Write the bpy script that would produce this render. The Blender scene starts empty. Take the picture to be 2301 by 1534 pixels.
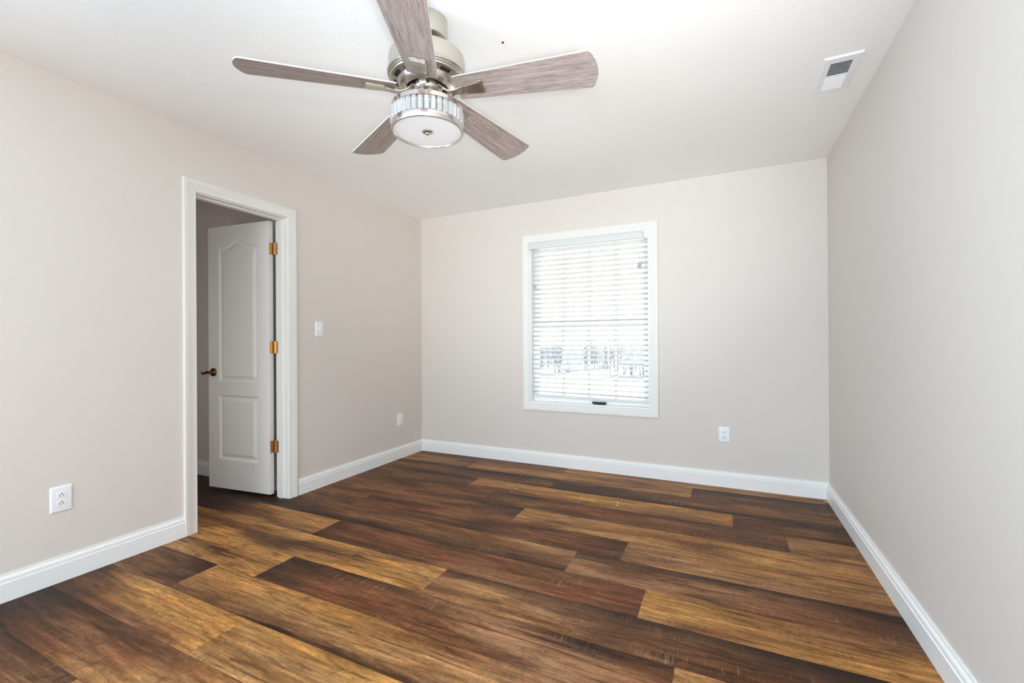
import bpy, bmesh, math, random
from mathutils import Vector, Matrix, noise as mnoise
random.seed(7)
SC = bpy.context.scene
COL = SC.collection
PI = math.pi

# ------------------------------------------------------------------ camera
cam_d = bpy.data.cameras.new('camera')
cam = bpy.data.objects.new('camera', cam_d)
COL.objects.link(cam)
YAW, PITCH, ROLL, FPX = -0.4450, 0.0016, -0.0064, 997.9
fwd = Vector((math.sin(YAW)*math.cos(PITCH), math.cos(YAW)*math.cos(PITCH), math.sin(PITCH)))
rt0 = Vector((math.cos(YAW), -math.sin(YAW), 0.0))
up0 = rt0.cross(fwd)
rt = rt0*math.cos(ROLL) + up0*math.sin(ROLL)
up = up0*math.cos(ROLL) - rt0*math.sin(ROLL)
CAM = Vector((2.8926, -3.8355, 1.1364))
cam.matrix_world = Matrix(((rt.x, up.x, -fwd.x, CAM.x), (rt.y, up.y, -fwd.y, CAM.y), (rt.z, up.z, -fwd.z, CAM.z), (0, 0, 0, 1)))
cam_d.sensor_fit = 'HORIZONTAL'
cam_d.sensor_width = 36.0
cam_d.lens = FPX/2301.0*36.0
cam_d.clip_start = 0.02
SC.camera = cam

# ------------------------------------------------------------------ world, lights, exposure
P_SKY, P_CEIL_FILL, P_FLASH, P_WORLD, P_SUN, P_CLOSET, P_SPOT_FILL, P_LEFT, P_RIGHT = 112.0, 25.0, 32.0, 4.8, 13.0, 3.7, 345.0, 104.0, 14.0
world = bpy.data.worlds.new('sky')
SC.world = world
world.use_nodes = True
wn = world.node_tree
wn.nodes['Background'].inputs['Color'].default_value = (0.93, 0.97, 1.0, 1)
wn.nodes['Background'].inputs['Strength'].default_value = P_WORLD

def area(name, loc, rot, sx, sy, power, color):
    d = bpy.data.lights.new(name, 'AREA')
    d.shape = 'RECTANGLE'; d.size = sx; d.size_y = sy; d.energy = power; d.color = color
    o = bpy.data.objects.new(name, d)
    o.location = loc; o.rotation_euler = rot
    COL.objects.link(o)
    return o
# daylight entering through the wide window in the wall behind the camera
area('daylight_front_window', (1.9, -8.04, 1.40), (PI/2, 0, 0), 2.9, 1.9, P_SKY, (0.76, 0.905, 1.0))
# added side fills behind the camera that lift the walls; no openings there
area('side_fill_left', (0.03, -5.1, 1.35), (0, -PI/2, 0), 1.5, 1.3, P_LEFT, (0.46, 0.73, 1.0))
area('side_fill_right', (3.53, -5.3, 1.35), (0, PI/2, 0), 1.5, 1.3, P_RIGHT, (1.0, 0.97, 0.94))
# added fill in the same opening, tilted up to brighten the ceiling
area('ceiling_fill_front', (1.9, -8.03, 0.75), (math.radians(140), 0, 0), 2.9, 0.6, P_CEIL_FILL, (0.465, 0.745, 1.0))
# added unseen fill that brightens the door and the small room beyond
area('small_room_fill', (-0.62, -3.17, 0.95), (PI/2, 0, 0), 0.9, 1.2, P_CLOSET, (0.95, 0.97, 1.0))
# high sun on the far side of the house: lights the yard and the outer faces of the blind
sun = bpy.data.lights.new('sun', 'SUN')
sun.energy = P_SUN; sun.angle = 0.01; sun.color = (1.0, 0.97, 0.92)
suno = bpy.data.objects.new('sun', sun)
suno.rotation_euler = (math.radians(-26), math.radians(-7), 0)
COL.objects.link(suno)
# the photographer's flash, just above the camera
fl = bpy.data.lights.new('camera_flash', 'POINT')
fl.energy = P_FLASH; fl.color = (0.84, 0.95, 1.0); fl.shadow_soft_size = 0.045
flo = bpy.data.objects.new('camera_flash', fl)
flo.location = (2.82, -3.82, 1.45)
COL.objects.link(flo)

# added unseen spot behind the camera, brightens the ceiling and far walls
bf = bpy.data.lights.new('ceiling_fill_spot', 'SPOT')
bf.energy = P_SPOT_FILL; bf.color = (0.95, 0.975, 0.97); bf.shadow_soft_size = 0.18
bf.spot_size = math.radians(62); bf.spot_blend = 1.0
bfo = bpy.data.objects.new('ceiling_fill_spot', bf)
bfo.location = (3.33, -4.45, 0.73)
bfo.rotation_euler = (Vector((1.82, -1.0, 2.44))-Vector(bfo.location)).to_track_quat('-Z', 'Y').to_euler()
COL.objects.link(bfo)

SC.view_settings.view_transform = 'Standard'
SC.view_settings.look = 'None'
SC.view_settings.gamma = 1.0
SC.view_settings.use_curve_mapping = False
SC.view_settings.exposure = 0.0
SC.cycles.max_bounces = 14
SC.cycles.diffuse_bounces = 10
SC.cycles.glossy_bounces = 6
SC.cycles.transmission_bounces = 10
SC.cycles.caustics_reflective = False
SC.cycles.caustics_refractive = False
SC.cycles.sample_clamp_indirect = 6.0
SC.cycles.use_denoising = True

# ------------------------------------------------------------------ helpers
def lin(r, g, b):
    f = lambda c: (c/255.0)/12.92 if c <= 10 else (((c/255.0)+0.055)/1.055)**2.4
    return (f(r), f(g), f(b), 1.0)

def mat(name, color=(0.8, 0.8, 0.8, 1), rough=0.5, metal=0.0, spec=0.5, bump=None, trans=0.0, ior=1.45):
    m = bpy.data.materials.new(name)
    m.use_nodes = True
    nt = m.node_tree
    b = nt.nodes['Principled BSDF']
    b.inputs['Base Color'].default_value = color
    b.inputs['Roughness'].default_value = rough
    b.inputs['Metallic'].default_value = metal
    b.inputs['Specular IOR Level'].default_value = spec
    b.inputs['Transmission Weight'].default_value = trans
    b.inputs['IOR'].default_value = ior
    if bump:
        scale, strength, detail = bump
        tc = nt.nodes.new('ShaderNodeTexCoord')
        n = nt.nodes.new('ShaderNodeTexNoise')
        n.inputs['Scale'].default_value = scale
        n.inputs['Detail'].default_value = detail
        bp = nt.nodes.new('ShaderNodeBump')
        bp.inputs['Strength'].default_value = strength
        bp.inputs['Distance'].default_value = 0.004
        nt.links.new(tc.outputs['Object'], n.inputs['Vector'])
        nt.links.new(n.outputs['Fac'], bp.inputs['Height'])
        nt.links.new(bp.outputs['Normal'], b.inputs['Normal'])
    return m

class MB:
    """collects geometry that becomes one mesh object"""
    def __init__(s):
        s.v = []; s.f = []
    def add(s, vs, fs):
        o = len(s.v)
        s.v += [tuple(v) for v in vs]
        s.f += [tuple(i+o for i in f) for f in fs]
        return s
    def box(s, x0, x1, y0, y1, z0, z1):
        vs = [(x, y, z) for z in (z0, z1) for y in (y0, y1) for x in (x0, x1)]
        return s.add(vs, [(0, 2, 3, 1), (4, 5, 7, 6), (0, 1, 5, 4), (2, 6, 7, 3), (0, 4, 6, 2), (1, 3, 7, 5)])
    def lathe(s, prof, seg=48, c=(0, 0, 0), close=False):
        vs = []; fs = []
        for r, z in prof:
            for k in range(seg):
                a = 2*PI*k/seg
                vs.append((c[0]+r*math.cos(a), c[1]+r*math.sin(a), c[2]+z))
        n = len(prof)
        for i in range(n if close else n-1):
            j = (i+1) % n
            for k in range(seg):
                l = (k+1) % seg
                fs.append((i*seg+k, i*seg+l, j*seg+l, j*seg+k))
        return s.add(vs, fs)
    def tube(s, pts, r, seg=8, r2=None, cap=True):
        pts = [Vector(p) for p in pts]
        n = len(pts); vs = []; fs = []
        prev = None
        for i, p in enumerate(pts):
            t = (pts[min(i+1, n-1)] - pts[max(i-1, 0)]).normalized()
            if prev is None:
                ref = Vector((0, 0, 1)) if abs(t.z) < 0.9 else Vector((1, 0, 0))
                u = t.cross(ref).normalized()
            else:
                u = (prev - t*prev.dot(t)).normalized()
            prev = u
            w = t.cross(u)
            rr = r if r2 is None else r+(r2-r)*i/(n-1)
            if isinstance(r, (list, tuple)): rr = r[i]
            for k in range(seg):
                a = 2*PI*k/seg
                vs.append(p+u*(rr*math.cos(a))+w*(rr*math.sin(a)))
        for i in range(n-1):
            for k in range(seg):
                l = (k+1) % seg
                fs.append((i*seg+k, i*seg+l, (i+1)*seg+l, (i+1)*seg+k))
        if cap:
            fs.append(tuple(range(seg-1, -1, -1)))
            fs.append(tuple((n-1)*seg+k for k in range(seg)))
        return s.add(vs, fs)
    def prism(s, outline, axis_fn, h0, h1):
        """outline: 2D points; axis_fn(u, v, h) -> 3D"""
        n = len(outline)
        vs = [axis_fn(u, v, h0) for u, v in outline]+[axis_fn(u, v, h1) for u, v in outline]
        fs = [tuple(range(n-1, -1, -1)), tuple(range(n, 2*n))]
        fs += [(i, (i+1) % n, n+(i+1) % n, n+i) for i in range(n)]
        return s.add(vs, fs)
    def build(s, name, m, parent=None, smooth=None, bevel=0.0, seg=2):
        me = bpy.data.meshes.new(name)
        me.from_pydata(s.v, [], s.f)
        bm = bmesh.new(); bm.from_mesh(me)
        bmesh.ops.recalc_face_normals(bm, faces=bm.faces)
        bm.to_mesh(me); bm.free()
        me.materials.append(m)
        if smooth is not None:
            me.polygons.foreach_set('use_smooth', [True]*len(me.polygons))
            me.set_sharp_from_angle(angle=math.radians(smooth))
        o = bpy.data.objects.new(name, me)
        COL.objects.link(o)
        if parent is not None: o.parent = parent
        if bevel > 0:
            b = o.modifiers.new('bevel', 'BEVEL'); b.width = bevel; b.segments = seg; b.limit_method = 'ANGLE'
        return o

def struct(o, label=None, cat=None):
    o['kind'] = 'structure'
    if label: o['label'] = label
    if cat: o['category'] = cat
    return o

def tag(o, label, cat, group=None, kind=None):
    o['label'] = label; o['category'] = cat
    if group: o['group'] = group
    if kind: o['kind'] = kind
    return o

def thing(name, label, cat, loc=(0, 0, 0), rotz=0.0, group=None):
    o = bpy.data.objects.new(name, None)
    o.empty_display_size = 0.05
    o.location = loc; o.rotation_euler = (0, 0, rotz)
    COL.objects.link(o)
    return tag(o, label, cat, group)

# ------------------------------------------------------------------ materials
M = {}
M['wall'] = mat('wall_paint', lin(220, 213, 206), 0.55, spec=0.3, bump=(160, 0.05, 3))
M['trim'] = mat('trim_paint', lin(240, 240, 239), 0.32, spec=0.45)
M['casing'] = mat('casing_paint', lin(231, 229, 224), 0.38, spec=0.4)
M['door'] = mat('door_paint', lin(234, 232, 227), 0.42, spec=0.4, bump=(90, 0.03, 3))
M['plastic'] = mat('white_plastic', lin(240, 241, 244), 0.3, spec=0.5)
M['slot'] = mat('dark_slot', lin(22, 20, 20), 0.6)
M['duct'] = mat('duct_dark', lin(34, 36, 38), 0.8)
M['brass'] = mat('aged_brass', lin(206, 168, 118), 0.34, metal=1.0)
M['brass_dark'] = mat('dark_brass', lin(122, 92, 44), 0.28, metal=1.0)
M['nickel'] = mat('brushed_nickel', lin(206, 200, 188), 0.34, metal=1.0)
M['nickel_bright'] = mat('polished_nickel', lin(216, 210, 206), 0.2, metal=1.0)
M['dark_metal'] = mat('dark_metal', lin(30, 28, 27), 0.5, metal=0.2)
M['diffuser'] = mat('opal_diffuser', lin(232, 234, 237), 0.35, spec=0.35)
M['tassel'] = mat('grey_tassel', lin(176, 180, 178), 0.6)
M['cord'] = mat('white_cord', lin(228, 230, 230), 0.8)
M['black'] = mat('black_plastic', lin(14, 14, 14), 0.45)
M['vinyl'] = mat('vinyl_sash', lin(242, 243, 243), 0.35)

def ceiling_mat():
    m = mat('ceiling_paint', lin(248, 248, 247), 0.7, spec=0.2)
    nt = m.node_tree; b = nt.nodes['Principled BSDF']
    tc = nt.nodes.new('ShaderNodeTexCoord')
    n1 = nt.nodes.new('ShaderNodeTexNoise'); n1.inputs['Scale'].default_value = 26; n1.inputs['Detail'].default_value = 5
    n1.inputs['Distortion'].default_value = 1.6
    r = nt.nodes.new('ShaderNodeValToRGB')
    r.color_ramp.elements[0].position = 0.54; r.color_ramp.elements[1].position = 0.66
    bp = nt.nodes.new('ShaderNodeBump'); bp.inputs['Strength'].default_value = 0.09; bp.inputs['Distance'].default_value = 0.003
    nt.links.new(tc.outputs['Object'], n1.inputs['Vector'])
    nt.links.new(n1.outputs['Fac'], r.inputs['Fac'])
    nt.links.new(r.outputs['Color'], bp.inputs['Height'])
    nt.links.new(bp.outputs['Normal'], b.inputs['Normal'])
    return m
M['ceiling'] = ceiling_mat()

def slat_mat():
    m = bpy.data.materials.new('white_slat'); m.use_nodes = True
    nt = m.node_tree; b = nt.nodes['Principled BSDF']; out = nt.nodes['Material Output']
    b.inputs['Base Color'].default_value = lin(243, 244, 243); b.inputs['Roughness'].default_value = 0.4
    t = nt.nodes.new('ShaderNodeBsdfTranslucent'); t.inputs['Color'].default_value = lin(244, 244, 240)
    mx = nt.nodes.new('ShaderNodeMixShader'); mx.inputs['Fac'].default_value = 0.22
    nt.links.new(b.outputs[0], mx.inputs[1]); nt.links.new(t.outputs[0], mx.inputs[2])
    nt.links.new(mx.outputs[0], out.inputs['Surface'])
    return m
M['slat'] = slat_mat()

def glass_mat():
    m = bpy.data.materials.new('window_glass'); m.use_nodes = True
    nt = m.node_tree; out = nt.nodes['Material Output']
    nt.nodes.remove(nt.nodes['Principled BSDF'])
    tr = nt.nodes.new('ShaderNodeBsdfTransparent'); tr.inputs['Color'].default_value = (0.95, 0.97, 0.97, 1)
    gl = nt.nodes.new('ShaderNodeBsdfGlossy'); gl.inputs['Roughness'].default_value = 0.02
    fr = nt.nodes.new('ShaderNodeFresnel'); fr.inputs['IOR'].default_value = 1.45
    mx = nt.nodes.new('ShaderNodeMixShader')
    nt.links.new(fr.outputs[0], mx.inputs['Fac']); nt.links.new(tr.outputs[0], mx.inputs[1]); nt.links.new(gl.outputs[0], mx.inputs[2])
    nt.links.new(mx.outputs[0], out.inputs['Surface'])
    return m
M['glass'] = glass_mat()
def crystal_mat():
    m = bpy.data.materials.new('crystal'); m.use_nodes = True
    nt = m.node_tree; out = nt.nodes['Material Output']
    nt.nodes.remove(nt.nodes['Principled BSDF'])
    tr = nt.nodes.new('ShaderNodeBsdfTransparent'); tr.inputs['Color'].default_value = (0.96, 0.97, 0.97, 1)
    gl = nt.nodes.new('ShaderNodeBsdfGlossy'); gl.inputs['Roughness'].default_value = 0.03
    df = nt.nodes.new('ShaderNodeBsdfDiffuse'); df.inputs['Color'].default_value = (0.9, 0.9, 0.9, 1)
    fr = nt.nodes.new('ShaderNodeFresnel'); fr.inputs['IOR'].default_value = 1.9
    m1 = nt.nodes.new('ShaderNodeMixShader'); m2 = nt.nodes.new('ShaderNodeMixShader')
    m2.inputs['Fac'].default_value = 0.30
    nt.links.new(fr.outputs[0], m1.inputs['Fac']); nt.links.new(tr.outputs[0], m1.inputs[1]); nt.links.new(gl.outputs[0], m1.inputs[2])
    nt.links.new(m1.outputs[0], m2.inputs[1]); nt.links.new(df.outputs[0], m2.inputs[2])
    nt.links.new(m2.outputs[0], out.inputs['Surface'])
    return m
M['crystal'] = crystal_mat()

def N(nt, typ, **kw):
    n = nt.nodes.new(typ)
    for k, v in kw.items():
        setattr(n, k, v)
    return n

def math_node(nt, op, a, b=None, clamp=False):
    n = nt.nodes.new('ShaderNodeMath'); n.operation = op; n.use_clamp = clamp
    for i, x in enumerate((a, b)):
        if x is None: continue
        if hasattr(x, 'links'): nt.links.new(x, n.inputs[i])
        else: n.inputs[i].default_value = x
    return n.outputs[0]

def ramp(nt, fac, p0, p1, c0=(0, 0, 0, 1), c1=(1, 1, 1, 1)):
    r = nt.nodes.new('ShaderNodeValToRGB')
    r.color_ramp.elements[0].position = p0; r.color_ramp.elements[0].color = c0
    r.color_ramp.elements[1].position = p1; r.color_ramp.elements[1].color = c1
    nt.links.new(fac, r.inputs['Fac'])
    return r.outputs['Color']

def mixc(nt, typ, fac, a, b):
    n = nt.nodes.new('ShaderNodeMix'); n.data_type = 'RGBA'; n.blend_type = typ
    for s, x in ((n.inputs[0], fac), (n.inputs[6], a), (n.inputs[7], b)):
        if hasattr(x, 'links'): nt.links.new(x, s)
        else: s.default_value = x
    return n.outputs[2]

def stretched(nt, uv, sx, sy, seed, detail=4, dist=0.0, rough=0.55):
    mp = nt.nodes.new('ShaderNodeMapping')
    mp.inputs['Scale'].default_value = (sx, sy, 1)
    mp.inputs['Location'].default_value = (seed*3.1, seed*1.7, seed)
    nt.links.new(uv, mp.inputs['Vector'])
    n = nt.nodes.new('ShaderNodeTexNoise')
    n.inputs['Scale'].default_value = 1.0; n.inputs['Detail'].default_value = detail
    n.inputs['Distortion'].default_value = dist; n.inputs['Roughness'].default_value = rough
    nt.links.new(mp.outputs[0], n.inputs['Vector'])
    return n.outputs['Fac']

def floor_mat():
    m = bpy.data.materials.new('plank_floor'); m.use_nodes = True
    nt = m.node_tree; b = nt.nodes['Principled BSDF']
    uv = N(nt, 'ShaderNodeUVMap', uv_map='UVMap').outputs[0]
    tint = N(nt, 'ShaderNodeVertexColor', layer_name='tint').outputs['Color']
    edge = N(nt, 'ShaderNodeAttribute', attribute_name='edge').outputs['Fac']
    # broad soft blotches, lengthwise streaks, fine pores, saw marks
    broad = stretched(nt, uv, 1.5, 9.0, 1, 3, 0.6)
    streak = stretched(nt, uv, 2.2, 46.0, 2, 6, 0.9, 0.62)
    thin = stretched(nt, uv, 5.0, 150.0, 3, 4, 0.3)
    dark = stretched(nt, uv, 1.6, 24.0, 4, 5, 1.4, 0.6)
    saw = stretched(nt, uv, 170.0, 9.0, 6, 3, 0.4)
    sawmask = stretched(nt, uv, 2.6, 8.0, 7, 2)
    red = stretched(nt, uv, 2.0, 7.0, 8, 3, 0.8)
    # cathedral grain rings in the darker boards
    ringn = stretched(nt, uv, 2.4, 8.0, 9, 3, 0.5)
    ring = math_node(nt, 'SINE', math_node(nt, 'MULTIPLY', ringn, 110.0))
    var = stretched(nt, uv, 3.2, 20.0, 10, 6, 1.2, 0.68)
    knotn = stretched(nt, uv, 5.0, 11.0, 12, 2, 0.5)
    fibre = stretched(nt, uv, 14.0, 330.0, 13, 4, 0.2)
    mott = stretched(nt, uv, 40.0, 60.0, 14, 4, 0.5, 0.7)
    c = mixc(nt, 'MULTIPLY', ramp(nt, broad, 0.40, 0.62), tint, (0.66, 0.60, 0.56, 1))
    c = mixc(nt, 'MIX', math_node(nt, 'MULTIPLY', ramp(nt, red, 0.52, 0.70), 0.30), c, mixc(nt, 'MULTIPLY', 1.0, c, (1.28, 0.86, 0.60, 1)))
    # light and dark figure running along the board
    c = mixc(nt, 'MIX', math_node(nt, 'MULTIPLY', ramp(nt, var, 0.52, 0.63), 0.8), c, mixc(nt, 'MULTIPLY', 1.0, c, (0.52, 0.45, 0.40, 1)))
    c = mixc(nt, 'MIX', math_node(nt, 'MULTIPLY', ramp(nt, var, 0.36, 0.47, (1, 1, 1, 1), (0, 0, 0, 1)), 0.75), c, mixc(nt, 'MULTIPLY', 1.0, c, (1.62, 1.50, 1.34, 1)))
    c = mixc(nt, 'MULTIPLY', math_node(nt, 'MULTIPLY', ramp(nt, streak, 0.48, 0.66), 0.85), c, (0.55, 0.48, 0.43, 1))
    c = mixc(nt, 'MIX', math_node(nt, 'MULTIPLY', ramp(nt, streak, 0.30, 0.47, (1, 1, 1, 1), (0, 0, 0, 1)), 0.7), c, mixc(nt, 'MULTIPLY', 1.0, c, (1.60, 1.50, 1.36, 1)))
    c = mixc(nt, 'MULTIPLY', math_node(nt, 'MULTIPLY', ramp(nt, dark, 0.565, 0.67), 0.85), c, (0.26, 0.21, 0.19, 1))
    c = mixc(nt, 'MULTIPLY', math_node(nt, 'MULTIPLY', ramp(nt, thin, 0.5, 0.70), 0.55), c, (0.56, 0.50, 0.46, 1))
    c = mixc(nt, 'MULTIPLY', math_node(nt, 'MULTIPLY', ramp(nt, knotn, 0.735, 0.79), 0.8), c, (0.22, 0.16, 0.13, 1))
    c = mixc(nt, 'MIX', math_node(nt, 'MULTIPLY', ramp(nt, ring, 0.1, 1.0), 0.22), c, mixc(nt, 'MULTIPLY', 1.0, c, (0.46, 0.38, 0.34, 1)))
    sm = math_node(nt, 'MULTIPLY', ramp(nt, saw, 0.54, 0.66), ramp(nt, sawmask, 0.52, 0.64))
    c = mixc(nt, 'MIX', math_node(nt, 'MULTIPLY', sm, 0.42), c, (0.34, 0.235, 0.14, 1))
    c = mixc(nt, 'MIX', math_node(nt, 'MULTIPLY', ramp(nt, mott, 0.50, 0.72), 0.45), c, mixc(nt, 'MULTIPLY', 1.0, c, (1.6, 1.5, 1.36, 1)))
    c = mixc(nt, 'MULTIPLY', math_node(nt, 'MULTIPLY', ramp(nt, mott, 0.28, 0.48, (1, 1, 1, 1), (0, 0, 0, 1)), 0.55), c, (0.58, 0.53, 0.50, 1))
    spk = stretched(nt, uv, 150.0, 330.0, 15, 3, 0.0, 0.7)
    c = mixc(nt, 'MIX', math_node(nt, 'MULTIPLY', ramp(nt, spk, 0.52, 0.70), 0.55), c, mixc(nt, 'MULTIPLY', 1.0, c, (1.75, 1.66, 1.5, 1)))
    c = mixc(nt, 'MULTIPLY', math_node(nt, 'MULTIPLY', ramp(nt, spk, 0.30, 0.48, (1, 1, 1, 1), (0, 0, 0, 1)), 0.6), c, (0.52, 0.48, 0.46, 1))
    cross = stretched(nt, uv, 120.0, 5.0, 16, 3, 0.3)
    crossm = stretched(nt, uv, 3.5, 6.0, 17, 2)
    c = mixc(nt, 'MULTIPLY', math_node(nt, 'MULTIPLY', math_node(nt, 'MULTIPLY', ramp(nt, cross, 0.52, 0.64), ramp(nt, crossm, 0.48, 0.6)), 0.4), c, (0.5, 0.45, 0.42, 1))
    c = mixc(nt, 'MULTIPLY', math_node(nt, 'MULTIPLY', ramp(nt, fibre, 0.5, 0.68), 0.45), c, (0.55, 0.5, 0.46, 1))
    # tight dark seam all round each plank
    c = mixc(nt, 'MULTIPLY', ramp(nt, edge, 0.45, 0.98), c, (0.45, 0.40, 0.38, 1))
    nt.links.new(c, b.inputs['Base Color'])
    b.inputs['Roughness'].default_value = 0.46
    b.inputs['Specular IOR Level'].default_value = 0.16
    bp = nt.nodes.new('ShaderNodeBump'); bp.inputs['Strength'].default_value = 0.12; bp.inputs['Distance'].default_value = 0.002
    nt.links.new(math_node(nt, 'ADD', thin, saw), bp.inputs['Height'])
    nt.links.new(bp.outputs['Normal'], b.inputs['Normal'])
    return m
M['floor'] = floor_mat()

def blade_mat():
    m = bpy.data.materials.new('grey_oak_blade'); m.use_nodes = True
    nt = m.node_tree; b = nt.nodes['Principled BSDF']
    uv = N(nt, 'ShaderNodeUVMap', uv_map='UVMap').outputs[0]
    a = stretched(nt, uv, 6.0, 110.0, 1, 6, 0.8, 0.65)
    f = stretched(nt, uv, 30.0, 380.0, 2, 4, 0.2)
    k = stretched(nt, uv, 3.0, 22.0, 3, 4, 1.2)
    c = mixc(nt, 'MIX', ramp(nt, a, 0.35, 0.68), lin(182, 169, 164), lin(136, 123, 119))
    c = mixc(nt, 'MULTIPLY', math_node(nt, 'MULTIPLY', ramp(nt, f, 0.46, 0.62), 0.7), c, (0.66, 0.63, 0.63, 1))
    c = mixc(nt, 'MULTIPLY', math_node(nt, 'MULTIPLY', ramp(nt, k, 0.58, 0.72), 0.4), c, (0.6, 0.58, 0.58, 1))
    nt.links.new(c, b.inputs['Base Color'])
    b.inputs['Roughness'].default_value = 0.5
    b.inputs['Specular IOR Level'].default_value = 0.35
    return m
M['blade'] = blade_mat()
M['blade_edge'] = mat('pale_blade_edge', lin(222, 218, 214), 0.5)  # edge highlight put into a paler colour

# ------------------------------------------------------------------ room shell
W, H = 3.567, 2.44
FRONT = -8.00            # wall behind the camera
LT, BT = 0.115, 0.14     # left wall and back wall thickness
# door opening (rough) and window opening
DY0, DY1, DZ = -2.243, -1.589, 2.070
WX0, WX1, WZ0, WZ1 = 1.252, 2.335, 0.568, 2.063

wl = MB()
wl.box(-LT, 0, FRONT, DY0, 0, H).box(-LT, 0, DY1, 0, 0, H).box(-LT, 0, DY0, DY1, DZ, H)
struct(wl.build('wall_left', M['wall']), 'greige painted wall with the open doorway', 'wall')
wb = MB()
wb.box(-LT, WX0, 0, BT, 0, H).box(WX1, W+0.12, 0, BT, 0, H).box(WX0, WX1, 0, BT, 0, WZ0).box(WX0, WX1, 0, BT, WZ1, H)
struct(wb.build('wall_back', M['wall']), 'greige painted far wall around the window', 'wall')
struct(MB().box(W, W+0.12, FRONT, 0, 0, H).build('wall_right', M['wall']), 'plain greige painted wall on the right', 'wall')
wf = MB()
fx0, fx1, fz0, fz1 = 0.40, 3.35, 0.42, 2.36
wf.box(-LT, fx0, FRONT-0.12, FRONT, 0, H).box(fx1, W+0.12, FRONT-0.12, FRONT, 0, H).box(fx0, fx1, FRONT-0.12, FRONT, 0, fz0).box(fx0, fx1, FRONT-0.12, FRONT, fz1, H)
struct(wf.build('wall_front', M['wall']), 'greige wall behind the camera with a wide window', 'wall')
struct(MB().box(fx0, fx1, FRONT-.11, FRONT-.07, fz0, fz1).build('added_window_blank', M['trim']), 'added opaque panel closing the wide window behind the camera', 'window')  # added unseen panel that keeps sky light out of the opening
struct(MB().box(-2.4, W+0.12, FRONT-0.12, BT, H, H+0.1).build('ceiling', M['ceiling']), 'white textured ceiling', 'ceiling')
for nm, xa, xb, yc in (('fill_panel_left', 0.0, 0.02, -5.1), ('fill_panel_right', W-0.02, W, -5.3)):  # added unseen panels on the solid walls, backing the side fills
    b = MB().box(xa, xb, yc-.65, yc+.65, .60, 2.10)
    for ya, yb, za, zb in ((yc-.72, yc-.65, .53, 2.17), (yc+.65, yc+.72, .53, 2.17), (yc-.65, yc+.65, .53, .60), (yc-.65, yc+.65, 2.10, 2.17)):
        b.box(xa, xb, ya, yb, za, zb)
    struct(b.build(nm, M['trim']), 'added panel backing a side fill light, behind the camera', 'window')
# small room beyond the doorway
CY = -1.50
cl = MB().box(-2.3, -LT, CY, CY+0.1, 0, H)
struct(cl.build('wall_closet_right', M['wall']), 'wall of the small room behind the open door', 'wall')
struct(MB().box(-2.4, -2.3, -3.3, CY+0.1, 0, H).build('wall_closet_back', M['wall']), 'far wall of the small room past the doorway', 'wall')
struct(MB().box(-2.3, -LT, -3.3, -3.2, 0, H).build('wall_closet_left', M['wall']), 'hidden side wall of the small room', 'wall')

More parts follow.
